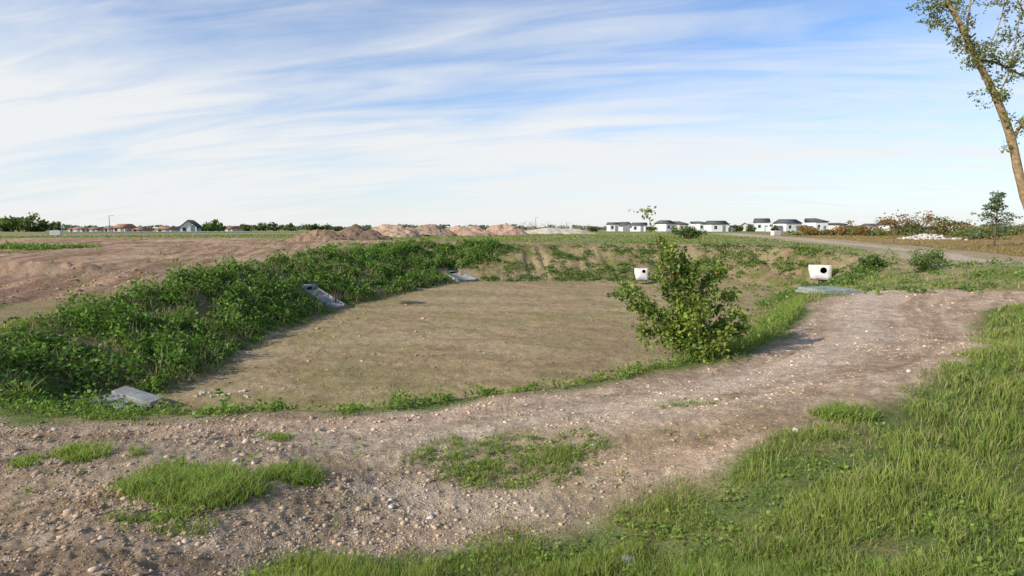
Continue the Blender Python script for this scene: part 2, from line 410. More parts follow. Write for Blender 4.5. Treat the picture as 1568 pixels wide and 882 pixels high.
x,y=x[k],y[k];n=len(x)
hs=.6+1.6*sst(.42,.7,fbm(x*1.7,y*1.7,3,66))
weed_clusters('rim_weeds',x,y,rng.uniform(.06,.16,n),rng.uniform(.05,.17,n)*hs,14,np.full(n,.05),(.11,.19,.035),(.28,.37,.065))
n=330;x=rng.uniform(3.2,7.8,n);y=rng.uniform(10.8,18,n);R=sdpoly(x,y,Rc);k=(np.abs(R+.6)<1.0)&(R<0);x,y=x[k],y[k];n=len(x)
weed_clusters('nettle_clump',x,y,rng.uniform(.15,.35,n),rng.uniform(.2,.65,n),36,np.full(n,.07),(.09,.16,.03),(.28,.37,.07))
x=rng.uniform(-13,20,36000);y=rng.uniform(8,46,36000);R=sdpoly(x,y,Rc);Fd=sdpoly(x,y,Fc)
left=(x<-4.5-.0*y)&(y>9.5)|((x<-1)&(y>36))
cov=fbm(x*.5,y*.5,3,12);cl_=fbm(x*1.3,y*1.3,3,14)
k=(R<.15+(cl_-.5)*1.4)&(Fd>.1+(cl_-.4))&left&(rng.uniform(0,1,len(x))<.75*sst(.18,.33,cov)*sst(.30,.48,cl_))
xa,ya,ca_=x[k],y[k],cl_[k];n=len(xa)
hb=.35+1.6*sst(.35,.65,ca_)
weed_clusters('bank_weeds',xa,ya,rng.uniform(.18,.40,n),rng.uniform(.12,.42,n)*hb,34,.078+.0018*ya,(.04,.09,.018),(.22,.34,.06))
k=(R<.3)&(Fd>.1)&left&(rng.uniform(0,1,len(x))<.25);xs,ys=x[k],y[k]
idx=np.repeat(np.arange(len(xs)),5);xs=xs[idx]+rng.normal(size=len(idx))*.08;ys=ys[idx]+rng.normal(size=len(idx))*.08
kk=clear(xs,ys);xs,ys=xs[kk],ys[kk]
blade_obj('dry_stalks',np.stack([xs,ys,height(xs,ys)-.02],1),rng.uniform(.15,.55,len(xs)),.012+.0006*ys,np.array((.36,.30,.16))*rng.uniform(.6,1.2,(len(xs),1)),.5)
k=(R<.1)&(Fd>.0)&(~left)&(y>26)&(rng.uniform(0,1,len(x))<.65*sst(.36,.50,cov)*sst(.34,.48,cl_))
xb,yb=x[k],y[k];n=len(xb)
weed_clusters('bank_scrub',xb,yb,rng.uniform(.15,.4,n),rng.uniform(.08,.32,n),14,np.full(n,.13),(.06,.115,.025),(.21,.29,.07))
x=np.concatenate([rng.uniform(-36,-27.5,420),rng.uniform(-13,-9,60),rng.uniform(11,22,160)]);y=np.concatenate([rng.uniform(36,41,420),rng.uniform(36,44,60),rng.uniform(22,36,160)])
n=len(x)
weed_clusters('weeds',x,y,rng.uniform(.2,.45,n),rng.uniform(.1,.4,n),16,np.full(n,.14),(.08,.15,.03),(.24,.34,.07))
# broadleaf weeds: scattered in turf, clustered in the path patches
x,y,r=samp(5200,4,13,46);I=info(x,y)
k=(I['R']>.3)&(I['path']>.1)&(rng.uniform(0,1,len(x))<.3);X_=[x[k]];Y_=[y[k]]
for a,b,rx,ry,n,s_ in PT:
    t=rng.uniform(0,2*math.pi,n//2);q_=rng.uniform(0,1,n//2)**.6
    for tt,qq in zip(t,q_):
        c_=P(a+rx*qq*math.cos(tt),b+ry*qq*math.sin(tt));X_.append([c_[0]]);Y_.append([c_[1]])
for _ in range(60):
    c_=P(rng.uniform(0,1300),rng.uniform(650,860));X_.append([c_[0]]);Y_.append([c_[1]])
x=np.concatenate(X_);y=np.concatenate(Y_);n=len(x)
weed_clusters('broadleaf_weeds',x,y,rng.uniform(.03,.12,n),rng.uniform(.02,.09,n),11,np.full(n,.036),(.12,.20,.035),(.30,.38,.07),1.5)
x=rng.uniform(-8,17,9000);y=rng.uniform(10,39,9000);Fd=sdpoly(x,y,Fc)
k=(Fd<-.1)&(rng.uniform(0,1,len(x))<.02+.2*sst(.5,.68,fbm(x*.6,y*.6,4,83)));x,y=x[k],y[k];n=len(x)
weed_clusters('seedlings',x,y,rng.uniform(.04,.16,n),rng.uniform(.01,.05,n),5,np.full(n,.055),(.28,.24,.09),(.40,.35,.15),1.5)
# ---------------- stones
ico_v=[];ph=(1+5**.5)/2
for a,b in ((-1,ph),(1,ph),(-1,-ph),(1,-ph)): ico_v.append((a,b,0))
for a,b in ((-1,ph),(1,ph),(-1,-ph),(1,-ph)): ico_v.append((0,a,b))
for a,b in ((ph,-1),(ph,1),(-ph,-1),(-ph,1)): ico_v.append((a,0,b))
ico_v=unit(np.array(ico_v));ico_f=np.array([(0,11,5),(0,5,1),(0,1,7),(0,7,10),(0,10,11),(1,5,9),(5,11,4),(11,10,2),(10,7,6),(7,1,8),(3,9,4),(3,4,2),(3,2,6),(3,6,8),(3,8,9),(4,9,5),(2,4,11),(6,2,10),(8,6,7),(9,8,1)])
def stones(name,x,y,z,s,cols,flat=.6):
    n=len(x)
    v=ico_v[None]*(1+rng.uniform(-.28,.28,(n,12,1)))
    sc=s[:,None]*np.stack([rng.uniform(.7,1.3,n),rng.uniform(.7,1.3,n),rng.uniform(.7,1.2,n)*flat],1)
    v=v*sc[:,None,:];a=rng.uniform(0,6.28,n);ca,sa=np.cos(a)[:,None],np.sin(a)[:,None]
    X=v[...,0]*ca-v[...,1]*sa;Y=v[...,0]*sa+v[...,1]*ca
    v=np.stack([X+x[:,None],Y+y[:,None],v[...,2]+z[:,None]],-1).reshape(-1,3)
    f=(ico_f[None]+np.arange(n)[:,None,None]*12).reshape(-1,3)
    return build(name,v,[f],M_stone,np.repeat(cols,12,0))
x,y,r=samp(130000,3.3,28,47);I=info(x,y)
pr=np.where(I['R']>0,sst(.2,-.1,I['path']),0)*(.3+.7*sst(.4,.6,fbm(x*1.3,y*1.3,3,15)))*(1-.3*np.exp(-((I['R']-1.7)/.6)**2))
pr=np.where(I['F']<0,.12,pr)
pr=np.where(I['field']<0,.6,pr)
k=rng.uniform(0,1,len(x))<pr;x,y,r=x[k],y[k],r[k];z=I['z'][k];Ik={a:b[k] for a,b in I.items()}
lf=1+.6*sst(1,-4,x)
s=np.clip(.0032*rng.pareto(2.4,len(x))+.004,0,.024)*(.65+r*.065)*lf
base=colour(x,y,Ik)
c=base*rng.uniform(.8,1.35,(len(x),1))
wh=rng.uniform(0,1,len(x))<.03;c[wh]=c[wh]*.4+np.array((.66,.58,.48))*.6
stones('gravel_stones',x,y,z+s*.12,s,c)
L=[(910,703,.055),(1097,638,.045),(1215,722,.04),(365,735,.04),(390,740,.03),(960,876,.07),(1388,618,.045),(1030,640,.04),(1055,634,.035),(1075,632,.03),(660,800,.03),(600,790,.03)]
pts=np.array([P(a,b) for a,b,c in L]);s=np.array([max(c,.03) for a,b,c in L])
stones('limestone_rocks',pts[:,0],pts[:,1],height(pts[:,0],pts[:,1])+s*.15,s,np.tile((.60,.54,.46),(len(L),1)),.7)
a=rng.uniform(0,1,14);pp=np.array([P(300+ t*80,603+rng.uniform(-6,6),ZF) for t in a]);s=rng.uniform(.02,.06,14)
stones('rubble_stones',pp[:,0],pp[:,1],height(pp[:,0],pp[:,1])+s*.2,s,np.tile((.5,.45,.36),(14,1)))
q=D(1420,357,60);n=170;a=rng.normal(size=(n,2));x=q[0]+a[:,0]*1.2;y=q[1]+a[:,1]*.9;s=rng.uniform(.06,.3,n)
stones('rubble_pile',x,y,height(x,y)+rng.uniform(0,1,n)*.5*np.exp(-(a**2).sum(1)*.5)+.03,s,np.tile((.62,.56,.48),(n,1))*rng.uniform(.7,1.1,(n,1)))
# ---------------- generic helpers
def box_bm(parts,name,mat,parent=None,bev=.01):
    import bmesh
    bm=bmesh.new()
    for (cx,cy,cz,sx,sy,sz) in parts:
        r=bmesh.ops.create_cube(bm,size=1)
        for v in r['verts']:
            v.co=Vector((cx+v.co.x*sx,cy+v.co.y*sy,cz+v.co.z*sz))
    if bev: bmesh.ops.bevel(bm,geom=bm.edges[:],offset=bev,segments=1,affect='EDGES')
    me=bpy.data.meshes.new(name);bm.to_mesh(me);bm.free();me.materials.append(mat)
    o=bpy.data.objects.new(name,me);COL.objects.link(o)
    if parent:o.parent=parent
    return o
def empty(name,loc=(0,0,0),rot=(0,0,0)):
    e=bpy.data.objects.new(name,None);e.empty_display_size=.3;e.location=loc;e.rotation_euler=rot;COL.objects.link(e);return e
def pipe_headwall(loc,rot,w,h,th,hx,hzz,hr,name='pipe_headwall'):
    e=empty(name,loc,rot)
    n=32;V=[];Fq=[]
    outl=[(-w*.35,-.15),(w/2,-.15),(w/2,h),(-w*.5,h),(-w/2,h*.6)]
    def hit(a):
        dx,dz=math.cos(a),math.sin(a);best=9
        for (x1,z1),(x2,z2) in zip(outl,outl[1:]+outl[:1]):
            ex,ez=x2-x1,z2-z1;den=dx*ez-dz*ex
            if abs(den)<1e-9:continue
            t=((x1-hx)*ez-(z1-hzz)*ex)/den;u=((x1-hx)*dz-(z1-hzz)*dx)/den
            if t>0 and -1e-6<=u<=1+1e-6:best=min(best,t)
        return hx+dx*best,hzz+dz*best
    angs=sorted([2*math.pi*i/n for i in range(n)]+[math.atan2(z-hzz,x-hx)%(2*math.pi) for x,z in outl])
    m=len(angs)
    for yy in (0,th):
        for a in angs: V.append((hx+hr*math.cos(a),yy,hzz+hr*math.sin(a)))
        for a in angs:
            q=hit(a);V.append((q[0],yy,q[1]))
    for i in range(m):
        j=(i+1)%m
        Fq+= [(i,j,m+j,m+i),(2*m+i,3*m+i,3*m+j,2*m+j),(m+i,m+j,3*m+j,3*m+i)]
    build('wall_plate',V,[np.array(Fq)],M_wconc,parent=e)
    V=[];Fq=[]
    for yy,rr_ in ((.0,hr),(th+1.2,hr)):
        for i in range(24):V.append((hx+rr_*math.cos(i*math.pi/12),yy+.003,hzz+rr_*math.sin(i*math.pi/12)))
    for i in range(24):
        j=(i+1)%24;Fq.append((i,j,24+j,24+i))
    build('pipe_bore',V,[np.array(Fq),],M_dark,parent=e)
    build('pipe_end',[V[24+i] for i in range(24)],[np.arange(24)[None]],M_dark,parent=e)
    box_bm([(0,-.28,-.1,w*.8,.55,.10)],'apron',M_conc,e,.01)
    return e
tz=D(1255,425,33.5)[2]
pipe_headwall((D(1255,425,33.5)[0],33.5,tz),(math.radians(-8),0,math.radians(-26)),1.15,.70,.14,.18,.40,.17)
tz=D(982,426,37.6)[2]
pipe_headwall((D(982,426,37.6)[0],37.6,tz),(math.radians(-8),0,math.radians(-10)),.85,.62,.14,.15,.42,.11)
def chute(p0,p1,w,name='concrete_culvert_chute',lip=.14,wing=True):
    a=Vector(p0);b=Vector(p1);d=(b-a);L=d.length;d.normalize()
    s=Vector((d.y,-d.x,0)).normalized();u=s.cross(d).normalized()
    if u.z<0:u=-u
    prof=[(-w/2,-.25),(w/2,-.25),(w/2,lip),(w/2-.07,lip),(w/2-.10,.0),(-w/2+.10,.0),(-w/2+.07,lip),(-w/2,lip)]
    V=[];k=len(prof)
    for t in (0,L):
        for x,z in prof:V.append(tuple(a+d*t+s*x+u*z))
    Fq=[(i,(i+1)%k,k+(i+1)%k,k+i) for i in range(k)]
    e=empty(name)
    build('channel',V,[np.array(Fq)],M_conc,parent=e)
    for o in (0,k):
        caps=[(o+0,o+1,o+4,o+5),(o+1,o+2,o+3,o+4),(o+0,o+5,o+6,o+7)]
        build('end_face',V,[np.array(caps)],M_conc,parent=e)
    o_=b+d*.1
    V=[];
    for dd in (0,.18):
        for x,z in ((-w/2-.05,-.25),(w/2+.05,-.25),(w/2+.05,lip+.06),(-w/2-.05,lip+.06)):V.append(tuple(o_+d*dd+s*x+u*z))
    build('head_block',V,[np.array([(0,1,2,3),(4,7,6,5),(0,4,5,1),(1,5,6,2),(2,6,7,3),(3,7,4,0)])],M_conc,parent=e)
    V=[tuple(o_-d*.004+s*(w*.2*math.cos(t))+u*(.02+.08*math.sin(t))) for t in np.linspace(0,2*math.pi,16,endpoint=False)]
    build('pipe_mouth',V,[np.arange(16)[None]],M_dark,parent=e)
    return e
def slopepair(x0,y0,x1,y1,dz=.04):
    return (x0,y0,hz(x0,y0)+dz),(x1,y1,hz(x1,y1)+dz)
a,b=slopepair(-7.35,25.6,-8.75,26.4,.10);chute(a,b,.8,lip=.07)
a,b=slopepair(-2.8,38.6,-3.9,40.1,.12);chute(a,b,1.4,lip=.07)
q=P(182,616,-.70);e=empty('concrete_slab',(q[0],q[1],hz(q[0],q[1])+.14),(math.radians(6),math.radians(8),math.radians(-20)))
box_bm([(0,.0,.0,1.02,.34,.09),(.02,.36,.05,1.0,.3,.09)],'slab_panels',M_conc,e,.01);box_bm([(0,.18,-.12,.8,.6,.12)],'slab_base',M_dark,e,.01)
q=P(1268,449,.05)
e=empty('concrete_cover_slab',(q[0],q[1],hz(q[0],q[1])+.04),(0,0,math.radians(12)))
M_cov=mat_plain('cover_concrete',(.30,.33,.30),5,.3)
box_bm([(-.38,0,0,.73,1.5,.12),(.38,0,0,.73,1.5,.12)],'slab_panels',M_cov,e,.012)
box_bm([(0,0,-.1,1.65,1.65,.1)],'slab_frame',M_conc,e,.01)
# ---------------- tubes (trunks)
def tube(path,rad,sides=8,wob=0):
    path=np.array(path,float);n=len(path);V=[];Fq=[]
    for i in range(n):
        t=path[min(i+1,n-1)]-path[max(i-1,0)];t/=np.linalg.norm(t)+1e-9
        a=np.cross(t,(0.13,.99,.02));a/=np.linalg.norm(a);b=np.cross(t,a)
        for k in range(sides):
            th=2*np.pi*k/sides;rr_=rad[i]*(1+wob*random.uniform(-1,1))
            V.append(path[i]+(a*math.cos(th)+b*math.sin(th))*rr_)
    for i in range(n-1):
        for k in range(sides):
            Fq.append((i*sides+k,i*sides+(k+1)%sides,(i+1)*sides+(k+1)%sides,(i+1)*sides+k))
    return np.array(V),np.array(Fq)
def tubes_obj(name,lst,mat,parent,sides=7,wob=.08):
    V=[];Fq=[];o=0
    for p,r in lst:
        v,f=tube(p,r,sides,wob);V.append(v);Fq.append(f+o);o+=len(v)
    return build(name,np.concatenate(V),[np.concatenate(Fq)],mat,smooth=True,parent=parent)
def catm(pts,m=5):
    pts=np.array(pts,float);out=[]
    for i in range(len(pts)-1):
        p0=pts[max(i-1,0)];p1=pts[i];p2=pts[i+1];p3=pts[min(i+2,len(pts)-1)]
        for t in np.linspace(0,1,m,endpoint=False):
            out.append(.5*((2*p1)+(-p0+p2)*t+(2*p0-5*p1+4*p2-p3)*t*t+(-p0+3*p1-3*p2+p3)*t**3))
    out.append(pts[-1]);return np.array(out)
# ---------------- sapling
bx,by,_=P(1056,548,0);bz=hz(bx,by)
e=empty('fruit_sapling');tw=[];LC=[];LS=[]
def twg(p,d,Ln,r0,nl):
    n=5;pts=[np.array(p,float)];d=np.array(d,float)
    for i in range(n):
        d=d+rng.normal(size=3)*.16+np.array([0,0,.05]);d/=np.linalg.norm(d)
        pts.append(pts[-1]+d*Ln/n)
    tw.append((pts,np.linspace(r0,r0*.4,n+1)))
    for i in range(1,n+1):
        for _ in range(nl):
            LC.append(pts[i]+rng.normal(size=3)*.045);LS.append(rng.uniform(.06,.12))
limbs=[((1016,372),.1),((1028,382),-.15),((1045,396),.2),((1062,408),-.2),((958,443),.2),((948,452),-.15),((1008,425),.3),((1102,414),-.1),((1085,425),.4),((1118,452),.2),((975,470),-.3),((1128,480),-.2),((985,505),.1),((1115,505),-.3),((1040,450),.5),((1070,470),-.5),((1036,410),.0),((1020,395),-.1),((1140,500),.2),((1052,420),.1)]
for (px,py),dy in limbs:
    q=np.array(D(px,py,by+dy));b0=np.array([bx+rng.uniform(-.12,.12),by+rng.uniform(-.12,.12),bz])
    mid=(q*.5+b0*.5);mid[0]+=(b0[0]-q[0])*.15;mid+=rng.normal(size=3)*.05;mid[2]+=.05
    pts=catm([b0,mid,q],7);Ln=np.linalg.norm(q-b0)
    tw.append((pts,np.linspace(.02,.005,len(pts))))
    nP=len(pts)
    for i in range(int(nP*.3),nP):
        for _ in range(2):
            d=(pts[i]-pts[i-1]);d/=np.linalg.norm(d)
            dd=d*.6+rng.normal(size=3)*.6;dd[2]+=.1;dd/=np.linalg.norm(dd)
            twg(pts[i],dd,rng.uniform(.08,.28),.005,4)
q=np.array(D(988,322,by));m=np.array(D(1006,368,by));pts=catm([(bx-.1,by,bz+.3),np.array(D(1024,440,by)),m,q],5)
tw.append((pts,np.linspace(.015,.004,len(pts))))
for pp_ in pts[-9:]:
    for _ in range(6):LC.append(pp_+rng.normal(size=3)*np.array([.06,.05,.04]));LS.append(.08)
for _ in range(20):LC.append(q+rng.normal(size=3)*np.array([.11,.1,.04]));LS.append(.085)
for _ in range(3000):
    a=rng.normal(size=3)*np.array([.44,.38,.34]);c=np.array([bx+.10,by,bz+.6])+a
    if c[2]>bz+.03: 
        if fbm(c[0]*4+c[1],c[2]*4,2,5)>.47:LC.append(c);LS.append(rng.uniform(.055,.10))
LC=np.array(LC);LS=np.array(LS);n=len(LC)
t=np.clip(fbm(LC[:,0]*4,LC[:,2]*4,2,3)+rng.uniform(-.4,.35,n),0,1)[:,None]
c=np.array((.09,.15,.028))*(1-t)+np.array((.34,.41,.09))*t
leaves_obj('leaves',LC,LS,c,.5,.6,parent=e)
tubes_obj('stems',tw,M_twig,e,5)
k=rng.choice(n,60);LF=LC[k]
v=(ico_v[None]*.024+(LF-[0,0,.03])[:,None]).reshape(-1,3);f=(ico_f[None]+np.arange(60)[:,None,None]*12).reshape(-1,3)
build('fruits',v,[f],mat_plain('fruit',(.45,.20,.08),20,.4,.5),smooth=True,parent=e)
# ---------------- tall tree at right
e=empty('locust_tree');TD=13.0
def T(px,py,dd=0):return D(px,py,TD+dd)
base=D(1650,520,TD);base=(base[0],base[1],hz(base[0],base[1])-.1)
trunk=catm([base,T(1606,400),T(1569,300),T(1549,215),T(1526,152),T(1496,92),T(1474,45),T(1446,-8),T(1425,-60),T(1420,-130)],6)
lst=[(trunk,np.interp(np.linspace(0,1,len(trunk)),[0,.22,.33,.55,.75,1],[.13,.09,.08,.058,.045,.02]))]
br=[[(1496,92),(1525,96),(1560,113),(1610,135),(1680,150)],[(1478,55),(1484,20),(1490,-30),(1510,-90)],[(1549,215),(1590,150),(1640,90),(1680,20)],
 [(1460,20),(1440,12),(1425,8)],[(1526,152),(1545,110),(1556,60),(1562,10),(1565,-40)],[(1485,75),(1465,62),(1445,40),(1425,30)],[(1500,95),(1520,60),(1535,20),(1540,-30)]]
brr=[.032,.026,.04,.01,.016,.012,.015]
for b,r0 in zip(br,brr):
    dd=rng.uniform(-.4,.4);pts=catm([T(a,c_,dd*i/len(b)) for i,(a,c_) in enumerate(b)],5)
    lst.append((pts,np.linspace(r0,r0*.3,len(pts))))
LC=[];LS=[]
def twig(p,d,Ln,r0):
    pts=[np.array(p)];d=np.array(d)
    for i in range(5):
        d=d+rng.normal(size=3)*.25;d/=np.linalg.norm(d);pts.append(pts[-1]+d*Ln/5)
    lst.append((pts,np.linspace(r0,r0*.4,6)))
    for i in range(1,6):
        for _ in range(7):
            LC.append(pts[i]+rng.normal(size=3)*.05);LS.append(rng.uniform(.05,.09))
for b_i,(pts,rad) in enumerate(list(lst)):
    for pt,rd in zip(pts,rad):
        hgt=pt[2]
        nk=0
        if b_i==0:
            nk=(1 if rng.uniform()<.6 else 0) if hgt>4.0 else 0
            if hgt>6.4:nk=1
        else:nk=1 if rng.uniform()<.9 else 0
        for _ in range(nk):
            d=rng.normal(size=3);d/=np.linalg.norm(d);twig(pt,d,rng.uniform(.2,.7) if b_i or hgt>6.3 else .25,.006)
LC=np.array(LC);LS=np.array(LS);n=len(LC);t=rng.uniform(0,1,(n,1))
leaves_obj('leaves',LC,LS,np.array((.10,.14,.04))*(1-t)+np.array((.26,.27,.08))*t,.3,.5,parent=e)
tubes_obj('trunk_and_limbs',lst,M_bark,e,8,.07)
# ---------------- foliage masses
def cloud(name,blobs,ls,cola,colb,upb=.5,trunks=None,parent=None):
    C=[];S=[];K=[]
    for (cx,cy,cz,rx,ry,rz,n) in blobs:
        m=max(6,n//40);sub=unit(rng.normal(size=(m,3)))*rng.uniform(.2,.85,(m,1))**.6
        i=rng.integers(0,m,n);q=sub[i]+rng.normal(size=(n,3))*.2
        sh=rng.uniform(0,1,m)[i]
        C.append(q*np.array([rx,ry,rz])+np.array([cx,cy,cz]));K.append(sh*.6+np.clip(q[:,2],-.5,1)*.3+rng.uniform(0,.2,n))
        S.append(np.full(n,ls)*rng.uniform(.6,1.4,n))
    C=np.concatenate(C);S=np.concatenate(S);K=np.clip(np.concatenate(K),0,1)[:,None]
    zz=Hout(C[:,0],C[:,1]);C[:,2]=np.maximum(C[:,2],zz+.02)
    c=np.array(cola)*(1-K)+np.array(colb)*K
    return leaves_obj(name,C,S,c,upb,.8,parent=parent)
def bush(name,px,py,dist,wpx,hpx,n,ls,ca,cb):
    q=D(px,py,dist);s=dist/F;w=wpx*s;h=hpx*s;z0=hz(q[0],q[1])
    e=empty(name)
    bl=[(q[0]+rng.uniform(-.25,.25)*w,dist+rng.uniform(-.2,.2)*w,z0+h*rng.uniform(.35,.55),w*.33,w*.3,h*.45,n//4) for _ in range(4)]
    cloud('leaves',bl,ls,ca,cb,parent=e)
    st=[]
    for _ in range(7):
        tgt=np.array([q[0]+rng.uniform(-.3,.3)*w,dist+rng.uniform(-.2,.2)*w,z0+h*.7])
        st.append((catm([(q[0],dist,z0-.05),(np.array([q[0],dist,z0])+tgt)/2+rng.normal(size=3)*.05*h,tgt],3),np.linspace(.02,.006,7)*max(1,dist/40)))
    tubes_obj('stems',st,M_twig,e,4)
bush('shrub',1341,412,31,46,24,1300,.09,(.05,.10,.025),(.18,.26,.07))
bush('shrub',1411,418,29,62,40,1600,.09,(.08,.13,.035),(.24,.31,.09))
bush('shrub',1053,362,62,52,24,1600,.16,(.05,.10,.025),(.18,.27,.07))
bush('shrub',512,425,26,44,40,1500,.10,(.06,.12,.03),(.24,.34,.07))
bush('shrub',628,378,42,30,18,500,.14,(.06,.12,.03),(.22,.32,.07))
bush('shrub',1500,364,60,90,22,1500,.2,(.10,.14,.04),(.28,.28,.10))
bl=[]
for px,hp,w in [(1232,14,26),(1258,13,26),(1285,14,22),(1305,20,24),(1330,15,26),(1355,22,28),(1375,32,26),(1400,38,34),(1425,32,30),(1450,18,30),(1480,18,30),(1510,14,40),(1545,20,40),(1590,22,50)]:
    s=95/F;q=D(px,350,95+rng.uniform(-6,6));bl.append((q[0],q[1],1.5+hp*s*.42,w*s*.65,2,hp*s*.66,500))
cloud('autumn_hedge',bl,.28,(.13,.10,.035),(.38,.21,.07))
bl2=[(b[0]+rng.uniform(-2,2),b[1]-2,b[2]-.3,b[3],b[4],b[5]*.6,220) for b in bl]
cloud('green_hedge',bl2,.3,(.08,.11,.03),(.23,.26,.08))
def small_tree(px,ptop,pbase,dist,wpx,n,ls,ca,cb,name='young_pine_tree'):
    e=empty(name);q=D(px,pbase,dist);z0=hz(q[0],dist);s=dist/F;h=(pbase-ptop)*s
    tr=[(catm([(q[0],dist,z0-.1),(q[0]+.05,dist,z0+h*.5),(q[0],dist,z0+h)],5),np.linspace(.06,.02,11)*h/3)]
    bl=[]
    for i in range(9):
        t=.25+.75*i/9;w=wpx*s*.5*(1.15-t*.8)*1.15
        for _ in range(3):
            dx=rng.uniform(-.7,.7)*w;bl.append((q[0]+dx,dist+rng.uniform(-.4,.4)*w,z0+h*t+rng.uniform(-.1,.1),w*.5,w*.5,h*.06,n//27))
            tr.append(([(q[0],dist,z0+h*(t-.07)),(q[0]+dx*1.3,dist,z0+h*t)],[.02,.008]))
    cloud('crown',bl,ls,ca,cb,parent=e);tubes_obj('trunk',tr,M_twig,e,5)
small_tree(1522,287,372,42,66,2400,.12,(.09,.14,.07),(.24,.31,.17))
def mound(name,px,pb,dist,wpx,hpx,col,seed):
    q=D(px,pb,dist);s=dist/F;w=wpx*s*.66;h=hpx*s*1.0;z0=hz(q[0],dist)-.25
    g=np.linspace(-1,1,70);X,Y=np.meshgrid(g,g);X=X.ravel();Y=Y.ravel()
    rr_=np.hypot(X,Y)*(1+.5*(fbm(X*1.6+seed,Y*1.6,3,seed)-.5))
    H=np.clip(1-rr_,0,1)**.55*(h+.25)*(.6+.75*fbm(X*3.5,Y*3.5+seed,3,seed+1));H+=(fbm(X*9,Y*9,3,seed+2)-.5)*.32*(H>.05)
    Vv=np.stack([q[0]+X*w,dist+Y*w*.8,z0+H],1);n=70
    i=np.arange(n-1)[:,None]*n+np.arange(n-1)[None];Q=np.stack([i,i+1,i+n+1,i+n],-1).reshape(-1,4)
    nn=fbm(X*6,Y*6,4,seed+5)[:,None]
    build(name,Vv,[Q],M_soil,np.array(col)*(.7+.6*nn),smooth=True)
for k_,(px,pb,dd,w,h,c) in enumerate([(492,373,58,74,16,(.30,.20,.13)),(545,371,62,82,19,(.22,.15,.10)),(598,367,74,74,20,(.46,.31,.21)),(655,365,82,70,17,(.38,.26,.18)),(625,366,80,50,15,(.42,.29,.2)),
   (713,362,90,72,16,(.52,.33,.22)),(772,360,95,60,17,(.48,.31,.22))]):
    mound('dirt_mound',px,pb,dd,w,h,c,31+k_*7)
mound('gravel_pile',850,356,120,100,10,(.58,.5,.38),201)
# ---------------- distant trees
def treemass(name,spec,dist,ca,cb,ls):
    s=dist/F;bl=[]
    for px,w,h in spec:
        q=D(px,350,dist+rng.uniform(-8,8));bl.append((q[0],q[1],1.4+h*s*.52,w*s*.55,w*s*.5,h*s*.5,420))
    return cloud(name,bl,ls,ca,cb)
treemass('woodland',[(8,26,22),(28,30,26),(48,34,27),(66,22,20),(-20,40,30),(-60,50,30),(84,14,14)],190,(.07,.10,.04),(.22,.25,.09),.9)
treemass('tree_clump',[(318,18,16),(328,20,19),(338,14,14)],180,(.05,.09,.025),(.15,.22,.06),.6)
treemass('tree_row',[(378,22,12),(398,22,13),(420,22,13),(445,20,11),(478,24,11),(500,20,10),(520,14,8)],230,(.07,.10,.035),(.18,.22,.07),.7)
treemass('garden_trees',[(1128,16,10),(1150,12,8),(1186,10,9),(1228,10,10),(1300,20,10),(1318,18,9),(1000,12,8),(910,14,8)],200,(.08,.10,.04),(.22,.22,.08),.6)
spec=[];px=-150
while px<1750:
    spec.append((px,rng.uniform(16,34),rng.uniform(4,9)));px+=rng.uniform(8,16)
s=480/F;bl=[]
for px,w,h in spec:
    q=D(px,350,480+rng.uniform(-30,30));bl.append((q[0],q[1],1.5+h*s*.45,w*s*.6,5,h*s*.5,150))
cloud('distant_tree_line',bl,1.5,(.12,.15,.11),(.22,.24,.15))
tw=[]
e=empty('bare_shrub')
for i in range(70):
    px=rng.uniform(795,900);q=D(px,356,135);h=rng.uniform(.8,2.8)
    tw.append(([(q[0],q[1],1.4),(q[0]+rng.normal()*.3,q[1],1.4+h*.6),(q[0]+rng.normal()*.6,q[1],1.4+h)],[.06,.045,.02]))
tubes_obj('stems',tw,mat_plain('dry_stem',(.4,.34,.26)),e,4)
cl=[(D(px,350,136)[0],136,2.1,1.6,1,1.1,170) for px in (815,840,862,885)]
cloud('leaves',cl,.25,(.25,.21,.13),(.45,.38,.26),parent=e)
